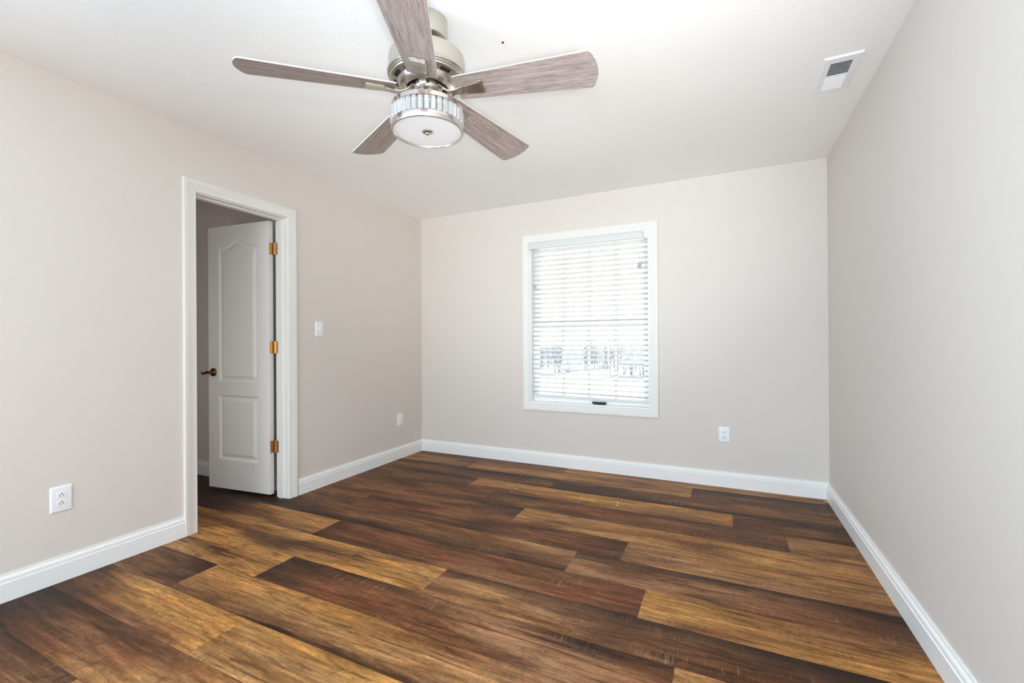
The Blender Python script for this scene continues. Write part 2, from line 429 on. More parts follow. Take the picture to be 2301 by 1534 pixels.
# ------------------------------------------------------------------ plank floor (one mesh, every plank its own faces, colours and grain offset)
PAL = {'G': (192, 142, 80), 'L': (174, 131, 83), 'M': (132, 93, 61), 'R': (129, 82, 53), 'B': (93, 63, 43), 'D': (59, 40, 31), 'P': (162, 121, 88)}
PAL = {k: Vector(lin(*v)[:3]) for k, v in PAL.items()}
PITCHY, PLEN = 0.2286, 1.897
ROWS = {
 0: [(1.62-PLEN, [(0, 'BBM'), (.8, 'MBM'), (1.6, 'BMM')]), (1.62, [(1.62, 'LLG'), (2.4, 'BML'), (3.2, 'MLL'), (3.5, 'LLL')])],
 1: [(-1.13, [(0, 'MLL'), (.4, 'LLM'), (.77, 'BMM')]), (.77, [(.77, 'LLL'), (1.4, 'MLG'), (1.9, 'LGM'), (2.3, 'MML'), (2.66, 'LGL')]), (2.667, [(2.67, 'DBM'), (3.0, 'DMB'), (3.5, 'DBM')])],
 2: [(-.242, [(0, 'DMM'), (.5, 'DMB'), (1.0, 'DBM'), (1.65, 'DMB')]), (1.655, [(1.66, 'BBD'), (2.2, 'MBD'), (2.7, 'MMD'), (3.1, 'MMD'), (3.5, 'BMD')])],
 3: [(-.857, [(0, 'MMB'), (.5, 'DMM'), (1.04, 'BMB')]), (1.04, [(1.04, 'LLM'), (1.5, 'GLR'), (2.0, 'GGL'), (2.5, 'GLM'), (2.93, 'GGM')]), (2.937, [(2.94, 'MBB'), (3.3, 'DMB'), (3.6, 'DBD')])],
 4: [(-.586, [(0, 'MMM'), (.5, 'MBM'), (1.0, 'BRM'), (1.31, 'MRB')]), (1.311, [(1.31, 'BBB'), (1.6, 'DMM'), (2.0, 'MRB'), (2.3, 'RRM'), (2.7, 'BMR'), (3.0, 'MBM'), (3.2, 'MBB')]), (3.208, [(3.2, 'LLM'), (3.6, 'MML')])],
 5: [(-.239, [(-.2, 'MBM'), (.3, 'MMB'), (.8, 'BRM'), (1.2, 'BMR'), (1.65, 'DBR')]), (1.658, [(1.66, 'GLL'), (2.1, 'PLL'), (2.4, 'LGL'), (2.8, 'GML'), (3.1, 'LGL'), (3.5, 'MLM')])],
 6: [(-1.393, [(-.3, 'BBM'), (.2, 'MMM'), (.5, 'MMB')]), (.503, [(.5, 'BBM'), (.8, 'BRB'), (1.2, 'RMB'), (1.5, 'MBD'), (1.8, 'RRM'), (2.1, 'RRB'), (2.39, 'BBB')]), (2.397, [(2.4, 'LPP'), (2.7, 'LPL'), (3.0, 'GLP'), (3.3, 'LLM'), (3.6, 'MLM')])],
 7: [(-1.625, [(-.3, 'DDD'), (.27, 'MBD')]), (.273, [(.28, 'MBD'), (.8, 'MMD'), (1.3, 'MMB'), (1.8, 'LMB'), (2.16, 'PMB')]), (2.17, [(2.17, 'BPP'), (2.5, 'BMP'), (2.8, 'BPM'), (3.2, 'DMR'), (3.5, 'DBM')])],  # near-black left end: the open door's shade painted into the tones
 8: [(-1.23, [(-.35, 'DDB'), (-.15, 'BBM'), (.08, 'GMG'), (.3, 'GGM'), (.66, 'GLM')]), (.667, [(.67, 'BBD'), (.9, 'MRB'), (1.15, 'RRB'), (1.5, 'BRM'), (1.9, 'RMP'), (2.2, 'MRR'), (2.56, 'RRB')]), (2.563, [(2.56, 'GGL'), (2.8, 'GGM'), (3.1, 'LLG'), (3.5, 'MGG')])],  # left end darkened too, shade by the door put into the colours
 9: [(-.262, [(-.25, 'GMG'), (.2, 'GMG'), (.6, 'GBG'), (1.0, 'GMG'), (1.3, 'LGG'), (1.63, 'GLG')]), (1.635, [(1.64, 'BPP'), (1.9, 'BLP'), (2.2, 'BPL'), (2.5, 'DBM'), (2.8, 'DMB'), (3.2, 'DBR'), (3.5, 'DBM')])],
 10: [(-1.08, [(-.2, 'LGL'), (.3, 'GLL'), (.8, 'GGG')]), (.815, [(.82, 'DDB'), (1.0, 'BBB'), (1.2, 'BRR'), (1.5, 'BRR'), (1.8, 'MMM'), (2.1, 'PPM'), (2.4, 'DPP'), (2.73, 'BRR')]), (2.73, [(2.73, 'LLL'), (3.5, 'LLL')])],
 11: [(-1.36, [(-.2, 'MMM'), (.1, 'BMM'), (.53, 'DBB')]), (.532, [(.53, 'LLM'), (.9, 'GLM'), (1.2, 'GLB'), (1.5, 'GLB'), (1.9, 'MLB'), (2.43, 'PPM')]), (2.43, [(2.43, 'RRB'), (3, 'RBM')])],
 12: [(-.79, [(0, 'DBB'), (.22, 'MMB'), (.4, 'LGM'), (.6, 'GGM'), (.9, 'GGR'), (1.1, 'GGG')]), (1.11, [(1.1, 'GLL'), (1.5, 'GLL'), (2, 'GLM')])],  # dark left end carries the dimmer near-left corner as painted tone
 13: [(-.397, [(0, 'DDD'), (.3, 'DBB'), (.6, 'BMM'), (.9, 'BRL'), (1.2, 'MLL'), (1.5, 'LMM')]), (1.5, [(1.5, 'LLM'), (3, 'MMM')])],  # corner falloff painted into the left-end tones here as well
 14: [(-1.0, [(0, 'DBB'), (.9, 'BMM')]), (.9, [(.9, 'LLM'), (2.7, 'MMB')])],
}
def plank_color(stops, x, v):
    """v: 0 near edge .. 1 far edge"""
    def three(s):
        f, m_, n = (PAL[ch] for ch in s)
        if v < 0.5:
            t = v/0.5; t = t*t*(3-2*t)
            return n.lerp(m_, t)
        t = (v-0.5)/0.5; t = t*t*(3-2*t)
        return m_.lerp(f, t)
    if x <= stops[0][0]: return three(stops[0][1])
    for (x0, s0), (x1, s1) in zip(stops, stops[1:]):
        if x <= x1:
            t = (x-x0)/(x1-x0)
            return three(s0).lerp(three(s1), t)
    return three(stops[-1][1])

def build_floor():
    vs, fs, uvs, cols, edges = [], [], [], [], []
    XL, XR = -2.3, W+0.02
    rng = random.Random(3)
    nrow = int(math.ceil((0.09-FRONT)/PITCHY))+1
    for row in range(nrow):
        yf = -0.137+PITCHY-PITCHY*row
        yn = yf-PITCHY
        planks = ROWS.get(row)
        if planks is None:
            x0 = -2.3-rng.random()*PLEN
            planks = []
            while x0 < XR:
                planks.append((x0, [(x0+i*0.6, ''.join(rng.choice('GLMMRBP') for _ in range(3))) for i in range(4)]))
                x0 += PLEN
        else:
            planks = list(planks)
            x = planks[0][0]
            while x > XL:
                x -= PLEN
                planks.insert(0, (x, [(x+i*0.6, ''.join(rng.choice('GLMMRB') for _ in range(3))) for i in range(4)]))
            x = planks[-1][0]+PLEN
            while x < XR:
                planks.append((x, [(x+i*0.6, ''.join(rng.choice('GLMMRB') for _ in range(3))) for i in range(4)]))
                x += PLEN
        for ip, (x0, stops) in enumerate(planks):
            x1 = planks[ip+1][0] if ip+1 < len(planks) else x0+PLEN
            su, sv = rng.uniform(0, 60), rng.uniform(0, 60)
            a, b_ = max(x0, XL), min(x1, XR)
            if b_ <= a: continue
            xs = [a]
            n = max(2, int((b_-a)/0.06))
            xs = sorted(set([a, min(a+0.0025, b_)]+[a+(b_-a)*i/n for i in range(1, n)]+[max(a, b_-0.0025), b_]))
            vv = [0, 0.012, 0.12, 0.25, 0.375, 0.5, 0.625, 0.75, 0.88, 0.988, 1.0]
            base = len(vs)
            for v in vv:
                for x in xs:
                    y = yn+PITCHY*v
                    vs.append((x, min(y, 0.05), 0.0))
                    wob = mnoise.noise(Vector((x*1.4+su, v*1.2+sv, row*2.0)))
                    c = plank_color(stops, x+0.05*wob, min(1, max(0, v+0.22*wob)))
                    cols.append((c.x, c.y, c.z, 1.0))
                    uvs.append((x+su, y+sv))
                    edges.append(1.0 if (v in (0, 1.0) or x in (xs[0], xs[-1])) else 0.0)
            nx = len(xs)
            for j in range(len(vv)-1):
                for i in range(nx-1):
                    fs.append((base+j*nx+i, base+j*nx+i+1, base+(j+1)*nx+i+1, base+(j+1)*nx+i))
    k0 = len(vs)
    for z in (-0.004, -0.06):
        vs += [(XL, FRONT, z), (XR, FRONT, z), (XR, 0.05, z), (XL, 0.05, z)]
    fs += [(k0, k0+1, k0+2, k0+3), (k0+7, k0+6, k0+5, k0+4)]+[(k0+i, k0+(i+1) % 4, k0+4+(i+1) % 4, k0+4+i) for i in range(4)]
    uvs += [(0, 0)]*8; cols += [(.05, .03, .02, 1)]*8; edges += [0]*8
    me = bpy.data.meshes.new('floor')
    me.from_pydata(vs, [], fs)
    uvl = me.uv_layers.new(name='UVMap')
    for lp in me.loops: uvl.data[lp.index].uv = uvs[lp.vertex_index]
    me.color_attributes.new('tint', 'FLOAT_COLOR', 'POINT')
    me.attributes.new('edge', 'FLOAT', 'POINT')
    ca, ea = me.attributes['tint'], me.attributes['edge']
    for i in range(len(vs)):
        ca.data[i].color = cols[i]; ea.data[i].value = edges[i]
    me.materials.append(M['floor'])
    o = bpy.data.objects.new('floor', me)
    COL.objects.link(o)
    return struct(o, 'dark and golden brown wood plank floor', 'floor')
build_floor()

# ------------------------------------------------------------------ baseboards and casings
BB = [(0, 0), (.016, 0), (.016, .084), (.0125, .0865), (.0125, .089), (.0135, .095), (.0125, .103), (.0095, .109), (.0065, .1115), (.0065, .119), (0, .119)]
def board(name, p0, p1, inward, label, prof=BB, m0=0.0, m1=0.0):
    """profile swept from p0 to p1; m0/m1 = how much each end is mitred per unit of thickness"""
    p0, p1, n = Vector((*p0, 0)), Vector((*p1, 0)), Vector((*inward, 0))
    d = (p1-p0).normalized()
    k = len(prof); b = MB(); vs = []
    for t, z in prof: vs.append(p0+n*t+d*(t*m0)+Vector((0, 0, z)))
    for t, z in prof: vs.append(p1+n*t-d*(t*m1)+Vector((0, 0, z)))
    fs = [(i, (i+1) % k, k+(i+1) % k, k+i) for i in range(k)]+[tuple(range(k)), tuple(range(2*k-1, k-1, -1))]
    b.add(vs, fs)
    return struct(b.build(name, M['trim'], smooth=35), label, 'baseboard')
board('baseboard_left', (0, FRONT), (0, -2.299), (1, 0), 'white baseboard under the nearest outlet, left of the doorway')
board('baseboard_left', (0, -1.522), (0, 0), (1, 0), 'white baseboard between the doorway and the far corner', m1=1)
board('baseboard_back', (0, 0), (W, 0), (0, -1), 'white baseboard under the window', m0=1, m1=1)
board('baseboard_right', (W, 0), (W, FRONT), (-1, 0), 'white baseboard along the right wall', m0=1,
      prof=[(t*1.35, z*0.97) for t, z in BB])
board('baseboard_closet', (-2.3, CY), (-LT, CY), (0, -1), 'baseboard of the small room behind the open door')

def casing(name, prof, rect, to3d, closed, label, material):
    """prof: (offset outward from the inner edge, thickness); rect: u0,u1,v0,v1 inner edges; to3d(u,v,h)"""
    u0, u1, v0, v1 = rect
    b = MB(); rings = []
    for o, h in prof:
        if closed:
            rings.append([to3d(u0-o, v0-o, h), to3d(u0-o, v1+o, h), to3d(u1+o, v1+o, h), to3d(u1+o, v0-o, h)])
        else:
            rings.append([to3d(u0-o, v0, h), to3d(u0-o, v1+o, h), to3d(u1+o, v1+o, h), to3d(u1+o, v0, h)])
    n = len(prof); vs = [p for r in rings for p in r]; fs = []
    for i in range(n):
        j = (i+1) % n
        for k in range(4 if closed else 3):
            l = (k+1) % 4
            fs.append((i*4+k, i*4+l, j*4+l, j*4+k))
    if not closed:
        fs.append(tuple(i*4 for i in range(n))); fs.append(tuple(i*4+3 for i in range(n-1, -1, -1)))
    b.add(vs, fs)
    return struct(b.build(name, material, smooth=30), label, 'trim')
CP = [(0, 0), (0, .0115), (.003, .0138), (.030, .0142), (.033, .0158), (.046, .0162), (.049, .0178), (.067, .0180), (.070, .0160), (.070, 0)]
casing('trim_1', CP, (-2.230, -1.602, 0.0, 2.061), lambda u, v, h: (h, u, v), False, 'white moulded casing around the doorway', M['casing'])
casing('trim_2', CP, (WX0, WX1, WZ0+.004, WZ1), lambda u, v, h: (u, -h, v), True, 'white moulded casing around the window', M['casing'])
# door jamb with its stop
jb = MB()
J0, J1, JZ = -2.225, -1.607, 2.054
jb.box(-LT, 0, DY0, J0, 0, DZ).box(-LT, 0, J1, DY1, 0, DZ).box(-LT, 0, J0, J1, JZ, DZ)
jb.box(-.080, -.042, J0, J0+.011, 0, JZ).box(-.080, -.042, J1-.011, J1, 0, JZ).box(-.080, -.042, J0+.011, J1-.011, JZ-.011, JZ)
struct(jb.build('trim_3', M['casing']), 'white door jamb with stop strip', 'trim')

# ------------------------------------------------------------------ interior door, open into the small room
HX, HY = -0.138, -1.645
ANG = math.radians(6.1)
DW, DZ0, DZ1, DT = 0.628, 0.022, 2.047, 0.035
d_dir = Vector((-math.cos(ANG), -math.sin(ANG), 0))
d_in = Vector((-math.sin(ANG), math.cos(ANG), 0))        # from the seen face into the slab
def dpt(u, z, h):            # h>0 sinks below the seen face
    p = Vector((HX, HY, 0))+d_dir*u+d_in*h
    return (p.x, p.y, z)
def arch_outline(u0, u1, z0, zs, rise, ins):
    pts = [(u0+ins, z0+ins), (u1-ins, z0+ins)]
    n = 36
    uc, hw = (u0+u1)/2, (u1-u0)/2
    for i in range(n+1):
        u = (u1-ins)+((u0+ins)-(u1-ins))*i/n
        x = min(1.0, abs(u-uc)/(hw*0.80))
        pts.append((u, zs-ins+rise*0.5*(1+math.cos(PI*x))))
    return pts
def rect_outline(u0, u1, z0, z1, ins):
    return [(u0+ins, z0+ins), (u1-ins, z0+ins), (u1-ins, z1-ins), (u0+ins, z1-ins)]
def door_face(b, h_of):
    bm = bmesh.new()
    def loop(pts, h):
        return [bm.verts.new(dpt(u, z, h_of(h))) for u, z in pts]
    outer = loop([(0, DZ0), (DW, DZ0), (DW, DZ1), (0, DZ1)], 0)
    edges = [bm.edges.new((outer[i], outer[(i+1) % 4])) for i in range(4)]
    steps = [(0, 0), (.004, .0035), (.013, .0115), (.020, .0120), (.044, .0025), (.047, .0015)]
    for kind in ('arch', 'rect'):
        loops = []
        for ins, h in steps:
            if kind == 'arch': pts = arch_outline(.117, .515, .845, 1.880, .052, ins)
            else: pts = rect_outline(.117, .515, .245, .742, ins)
            loops.append(loop(pts, h))
        n = len(loops[0])
        edges += [bm.edges.new((loops[0][i], loops[0][(i+1) % n])) for i in range(n)]
        for a, c in zip(loops, loops[1:]):
            for i in range(n):
                bm.faces.new((a[i], a[(i+1) % n], c[(i+1) % n], c[i]))
        bm.faces.new(loops[-1])
    bmesh.ops.triangle_fill(bm, edges=edges, use_beauty=True)
    bm.verts.index_update()
    b.add([v.co[:] for v in bm.verts], [tuple(v.index for v in f.verts) for f in bm.faces])
    bm.free()
db = MB()
door_face(db, lambda h: h)
door_face(db, lambda h: DT-h)
ring = [(0, DZ0), (DW, DZ0), (DW, DZ1), (0, DZ1)]
db.add([dpt(u, z, 0) for u, z in ring]+[dpt(u, z, DT) for u, z in ring], [(i, (i+1) % 4, 4+(i+1) % 4, 4+i) for i in range(4)])
door = struct(db.build('door_1', M['door']), 'white two-panel door with an arched upper panel, standing open', 'door')
# lever handle
hb = MB()
def dloc(u, z, out): return Vector(dpt(u, z, -out))
U, Z = .574, .917
def rose(b, u, z, prof, seg=28):
    vs = []; fs = []
    for r, h in prof:
        for k in range(seg):
            a = 2*PI*k/seg
            vs.append(dloc(u+r*math.cos(a), z+r*math.sin(a), h))
    n = len(prof)
    for i in range(n-1):
        for k in range(seg):
            l = (k+1) % seg
            fs.append((i*seg+k, i*seg+l, (i+1)*seg+l, (i+1)*seg+k))
    fs.append(tuple((n-1)*seg+k for k in range(seg)))
    b.add(vs, fs)
rose(hb, U, Z, [(.033, 0), (.033, .004), (.030, .009), (.022, .012), (.013, .014), (.011, .020), (.011, .048), (.009, .052), (.001, .053)])
handle = hb.build('door_handle', M['brass_dark'], door, smooth=40)
lv = MB().tube([dloc(U-.014, Z+.003, .046), dloc(U, Z+.003, .047), dloc(U+.020, Z+.001, .048), dloc(U+.034, Z-.006, .048), dloc(U+.050, Z-.010, .046), dloc(U+.064, Z-.007, .044), dloc(U+.073, Z+.001, .043)],
               [.0085, .0105, .0095, .008, .0078, .0082, .006], seg=12)
lv.build('lever', M['brass_dark'], handle, smooth=50)
# three butt hinges
for z in (1.842, 1.110, 0.372):
    b = MB()
    # leaf on the door edge, leaf on the jamb, knuckles between
    b.add([dpt(-.0015, z-.044, .002), dpt(-.0015, z-.044, .033), dpt(-.0015, z+.044, .033), dpt(-.0015, z+.044, .002),
           dpt(.0005, z-.044, .002), dpt(.0005, z-.044, .033), dpt(.0005, z+.044, .033), dpt(.0005, z+.044, .002)],
          [(0, 1, 2, 3), (7, 6, 5, 4), (0, 4, 5, 1), (1, 5, 6, 2), (2, 6, 7, 3), (3, 7, 4, 0)])
    b.box(-.114, -.084, J1-.0015, J1+.001, z-.044, z+.044)
    h = b.build('hinge', M['brass'], door)
    h['label'] = 'brass hinge'
    kx, ky = -.121, -1.6095
    kb = MB()
    for i in range(5):
        kb.lathe([(.0005, i*.0176), (.0062, i*.0176+.0006), (.0062, i*.0176+.0168), (.0005, i*.0176+.0174)], 14, (kx, ky, z-.044))
    kb.box(kx-.013, kx, ky-.0045, ky-.0025, z-.044, z+.044)
    kb.box(kx, -.112, ky-.001, ky+.001, z-.044, z+.044)
    kb.build('knuckle', M['brass'], h, smooth=40)
    sb = MB()
    for (sx, sz) in ((-.092, .034), (-.100, 0), (-.092, -.034)):
        vs = [(sx+.0034*math.cos(a), J1-.0021, z+sz+.0034*math.sin(a)) for a in [2*PI*k/10 for k in range(10)]]
        vs2 = [(v[0], J1-.0014, v[2]) for v in vs]
        sb.add(vs+vs2, [tuple(range(10)), tuple(range(19, 9, -1))]+[(k, (k+1) % 10, 10+(k+1) % 10, 10+k) for k in range(10)])
    sb.build('screw', M['dark_metal'], h)
# small scuff on the lower rail
scm = MB().add([dpt(.155, .222, -.0006), dpt(.170, .226, -.0006), dpt(.182, .228, -.0006), dpt(.168, .2215, -.0006)], [(0, 1, 2, 3)])
scf = scm.build('scuff_mark', M['slot'], door); scf['label'] = 'small dark scuff'

# ------------------------------------------------------------------ window
win = MB()
fy0, fy1 = 0.070, 0.130
# jamb liner
jl = .012
win.box(WX0, WX0+jl, 0, BT, WZ0, WZ1).box(WX1-jl, WX1, 0, BT, WZ0, WZ1).box(WX0+jl, WX1-jl, 0, BT, WZ0, WZ0+jl).box(WX0+jl, WX1-jl, 0, BT, WZ1-jl, WZ1)
window = struct(win.build('window_1', M['vinyl']), 'white double hung window with blinds on the far wall', 'window')
def sash(name, x0, x1, z0, z1, y0, y1, st, bot, top):
    b = MB()
    b.box(x0, x0+st, y0, y1, z0, z1).box(x1-st, x1, y0, y1, z0, z1).box(x0+st, x1-st, y0, y1, z0, z0+bot).box(x0+st, x1-st, y0, y1, z1-top, z1)
    s = b.build(name, M['vinyl'], window, bevel=.003)
    g = MB().box(x0+st-.004, x1-st+.004, (y0+y1)/2-.002, (y0+y1)/2+.002, z0+bot-.004, z1-top+.004)
    g.build('glass_pane', M['glass'], s)
    mb = MB()
    for i in (1, 2, 3):
        x = x0+st+(x1-x0-2*st)*i/4
        mb.box(x-.009, x+.009, (y0+y1)/2-.008, (y0+y1)/2+.008, z0+bot-.002, z1-top+.002)
    mb.build('grille', M['vinyl'], s)
    return s
sash('lower_sash', WX0+jl, WX1-jl, WZ0+jl, 1.300, .066, .094, .046, .060, .034)
sash('upper_sash', WX0+jl, WX1-jl, 1.268, WZ1-jl, .096, .124, .046, .034, .046)
# black lift handle on the bottom rail
hw = MB()
hx0, hx1, hz = 1.826, 1.952, .590
for xx in (hx0+.016, hx1-.016):
    hw.box(xx-.006, xx+.006, .046, .0665, hz-.006, hz+.006)
pts = [(hx0, hz+.010), (hx0+.012, hz+.012), (hx1-.010, hz+.012), (hx1+.004, hz+.013), (hx1+.006, hz+.004), (hx1-.004, hz-.006), (hx1-.020, hz-.012), (hx0+.045, hz-.013), (hx0+.020, hz-.006), (hx0+.003, hz+.002)]
hw.prism(pts, lambda u, v, h: (u, h, v), .040, .050)
lh = hw.build('lift_handle', M['black'], window, bevel=.002); lh['label'] = 'black lift handle'

# ------------------------------------------------------------------ blind
blind = thing('window_blind', 'white horizontal slat blind hanging in the window', 'blind', (1.79, 0.0, 2.03))
def bpart(mb, name, m, parent=blind, **kw):
    o = mb.build(name, m, parent, **kw)
    if parent is blind: o.matrix_parent_inverse = Matrix.Translation((-1.79, 0, -2.03))
    return o
bpart(MB().box(1.262, 2.322, .006, .056, 2.004, 2.049), 'headrail', M['vinyl'])
v_ = MB().prism([(-.012, 1.999), (-.018, 2.004), (-.019, 2.030), (-.018, 2.052), (-.012, 2.056), (-.006, 2.056), (-.006, 1.999)], lambda u, v, h: (h, u, v), 1.238, 2.290)
bpart(v_, 'valance', mat('valance_vinyl', lin(216, 219, 216), 0.45), bevel=.0008)
bpart(MB().box(2.292, 2.321, -.006, .004, 2.012, 2.052), 'valance_clip', M['plastic'], bevel=.003)
SX0, SX1 = 1.2665, 2.3205
nsl = 31
z_top, z_bot = 1.978, 0.668
tilt = math.radians(15)
slat_me = None
def slat_mesh():
    b = MB(); prof = []
    n = 6
    for i in range(n+1):
        t = -1+2*i/n
        prof.append((t*.025, .0020*(1-t*t)))
    up_ = [(a, z+.0020) for a, z in prof]; dn = [(a, z-.0020) for a, z in reversed(prof)]
    ol = up_+dn
    return b.prism(ol, lambda u, v, h: (h, u*math.cos(tilt)+v*math.sin(tilt), -u*math.sin(tilt)+v*math.cos(tilt)), SX0-1.79, SX1-1.79)
s0 = slat_mesh().build('slat', M['slat'], blind, smooth=50)
for i in range(nsl):
    o = s0 if i == 0 else s0.copy()
    if i: COL.objects.link(o); o.parent = blind
    z = z_top+(z_bot-z_top)*i/(nsl-1)
    sag = max(0, i-26)
    o.location = (0, .032, z-2.03)
    o.rotation_euler = (math.radians(-1.5*sag), math.radians(.22*sag), 0)
br = MB().box(SX0, SX1, .008, .056, .624, .643)
bro = bpart(br, 'bottom_rail', M['slat'], bevel=.003)
bro.rotation_euler = (0, math.radians(.7), 0)
bro.location = (0, 0, -.010)
bro.matrix_parent_inverse = Matrix.Identity(4)
for v in bro.data.vertices: v.co -= Vector((1.79, 0, 2.03))
bro.rotation_euler = (0, 0, 0); bro.location = (0, 0, 0)
for v in bro.data.vertices: v.co.z -= v.co.x*.017
# ladder cords
for x in (1.40, 1.66, 1.93, 2.19):
    b = MB()
    for y in (.0065, .0565):
        b.tube([(x, y, 2.005), (x, y, .640)], .0009, 5)
    bpart(b, 'ladder_cord', M['cord'])
# hanging cords with tassels
def tassel(b, x, y, z):
    b.lathe([(.0015, .020), (.0045, .016), (.0060, .004), (.0072, -.010), (.0070, -.017), (.0015, -.018)], 12, (x, y, z))
def cordset(xc, y, ztop, tips):
    for x0, x, z in tips:
        c = bpart(MB().tube([(x0, y+.004, 2.0), (x0+.3*(x-x0), y+.001, (2.0+z)/2+.05), (x, y, z+.018)], .0011, 6), 'pull_cord', M['cord'])
        b = MB(); tassel(b, x, y, z)
        o = b.build('tassel', M['tassel'], c, smooth=40); o['label'] = 'small grey tassel'
cordset(1.315, -.018, 2.0, [(1.316, 1.309, 1.655), (1.321, 1.323, 1.633)])
cordset(2.262, -.018, 2.0, [(2.262, 2.277, 1.795), (2.262, 2.268, 1.776), (2.264, 2.257, 1.783), (2.264, 2.248, 1.768), (2.262, 2.262, 1.766)])

# ------------------------------------------------------------------ outlets and switch
def rrect(w, h, r, n=5):
    pts = []
    for cx, cy, a0 in ((w-r, h-r, 0), (-(w-r), h-r, PI/2), (-(w-r), -(h-r), PI), (w-r, -(h-r), 3*PI/2)):
        for i in range(n+1):
            a = a0+PI/2*i/n
            pts.append((cx+r*math.cos(a), cy+r*math.sin(a)))
    return pts
LEFT = lambda cy, cz: (lambda u, v, h: (h, cy+u, cz+v))
BACK = lambda cx, cz: (lambda u, v, h: (cx+u, -h, cz+v))
def plate(b, f, w, h):
    prof = [(0, 0), (0, .002), (.0035, .0055), (.006, .0062)]
    vs = []; fs = []
    for ins, t in prof:
        vs += [f(u, v, t) for u, v in rrect(w-ins, h-ins, .003)]
    n = len(vs)//len(prof)
    for i in range(len(prof)-1):
        for k in range(n):
            l = (k+1) % n
            fs.append((i*n+k, i*n+l, (i+1)*n+l, (i+1)*n+k))
    fs.append(tuple((len(prof)-1)*n+k for k in range(n)))
    b.add(vs, fs)
def outlet(f, origin, w, h, ground_up, label, rec_dz=.0195, dark=True):
    t = thing('wall_outlet', label, 'outlet', origin, 0, 'white duplex outlets on the walls')
    inv = Matrix.Translation(Vector(origin)*-1)
    b = MB(); plate(b, f, w, h)
    o = b.build('cover_plate', M['plastic'], t, smooth=50); o.matrix_parent_inverse = inv
    s = MB().prism([(.0028*math.cos(a), .0028*math.sin(a)) for a in [2*PI*k/12 for k in range(12)]], f, .006, .0072)
    o = s.build('screw', M['plastic'], t); o.matrix_parent_inverse = inv
    for sg in (1, -1):
        zc = sg*rec_dz
        ol = []
        for k in range(40):
            a = 2*PI*k/40
            ol.append((.0180*math.cos(a), zc+max(-.0132, min(.0132, .0180*math.sin(a)))))
        r = MB().prism(ol, f, .005, .0082).build('receptacle', M['plastic'], t, bevel=.0006); r.matrix_parent_inverse = inv
        if not dark: continue
        g = 1 if ground_up else -1
        sl = MB()
        for du, hh in ((-.0063, .0042), (.0063, .0034)):
            sl.prism([(du-.0012, zc-g*.0025-hh), (du+.0012, zc-g*.0025-hh), (du+.0012, zc-g*.0025+hh), (du-.0012, zc-g*.0025+hh)], f, .0079, .0085)
        sl.prism([(.0026*math.cos(a), zc+g*.0075+.0026*math.sin(a)) for a in [2*PI*k/14 for k in range(14)]], f, .0079, .0085)
        so = sl.build('slots', M['slot'], r)
    return t
outlet(LEFT(-2.8385, .395), (0, -2.8385, .395), .0405, .0615, True, 'large white duplex outlet on the left wall near the camera, left of the doorway')
outlet(LEFT(-.350, .379), (0, -.350, .379), .0395, .0600, True, 'small white outlet on the left wall between the doorway and the far corner', dark=False)
outlet(BACK(2.891, .4055), (2.891, 0, .4055), .0397, .0605, False, 'white duplex outlet on the far wall right of the window')
sw = thing('light_switch', 'white toggle light switch on the wall right of the doorway', 'light switch', (0, -1.317, 1.250))
sinv = Matrix.Translation((0, 1.317, -1.250))
b = MB(); plate(b, LEFT(-1.317, 1.250), .0375, .0600)
b.build('cover_plate', M['plastic'], sw, smooth=50).matrix_parent_inverse = sinv
f = LEFT(-1.317, 1.250)
tg = MB().prism([(-.0052, -.0115), (.0052, -.0115), (.0052, .0115), (-.0052, .0115)], f, .0055, .0078)
tg.add([f(u, v, h) for u, v, h in ((-.004, -.005, .0075), (.004, -.005, .0075), (.004, .006, .0075), (-.004, .006, .0075), (-.0034, .003, .019), (.0034, .003, .019), (.0034, .009, .018), (-.0034, .009, .018))],
       [(0, 1, 2, 3), (4, 7, 6, 5), (0, 4, 5, 1), (1, 5, 6, 2), (2, 6, 7, 3), (3, 7, 4, 0)])
tg.build('toggle', M['plastic'], sw).matrix_parent_inverse = sinv
for v in (.030, -.030):
    MB().prism([(.0026*math.cos(a), v+.0026*math.sin(a)) for a in [2*PI*k/12 for k in range(12)]], f, .006, .0070).build('screw', M['vinyl'], sw).matrix_parent_inverse = sinv

# ------------------------------------------------------------------ ceiling register
vent = thing('ceiling_vent', 'white louvred air register on the ceiling by the right wall', 'vent', (3.398, -1.192, H))
vinv = Matrix.Translation((-3.398, 1.192, -H))
def vpart(mb, name, m, parent=vent, **kw):
    o = mb.build(name, m, parent, **kw)
    if parent is vent: o.matrix_parent_inverse = vinv
    return o
vx0, vx1, vy0, vy1 = 3.322, 3.474, -1.352, -1.034
sx0, sx1, sy0, sy1 = 3.355, 3.442, -1.306, -1.052
ymid0, ymid1 = -1.186, -1.178
vf = MB()
def vframe_ring(a, z): return [(vx0+a, vy0+a, z), (vx1-a, vy0+a, z), (vx1-a, vy1-a, z), (vx0+a, vy1-a, z)]
rings = [vframe_ring(0, H), vframe_ring(0, H-.003), vframe_ring(.006, H-.008)]
hole = [(sx0, sy0, H-.008), (sx1, sy0, H-.008), (sx1, sy1, H-.008), (sx0, sy1, H-.008)]
hole2 = [(x, y, H-.001) for x, y, z in hole]
rings += [hole, hole2]
vs = [p for r in rings for p in r]; fs = []
for i in range(4):
    for k in range(4):
        fs.append((i*4+k, i*4+(k+1) % 4, (i+1)*4+(k+1) % 4, (i+1)*4+k))
vf.add(vs, fs)
vf.box(sx0, sx1, ymid0, ymid1, H-.008, H-.002)
vpart(vf, 'frame', M['plastic'])
vpart(MB().box(sx0, sx1, sy0, sy1, H-.0016, H-.0006), 'duct_opening', M['duct'])
ns = 10
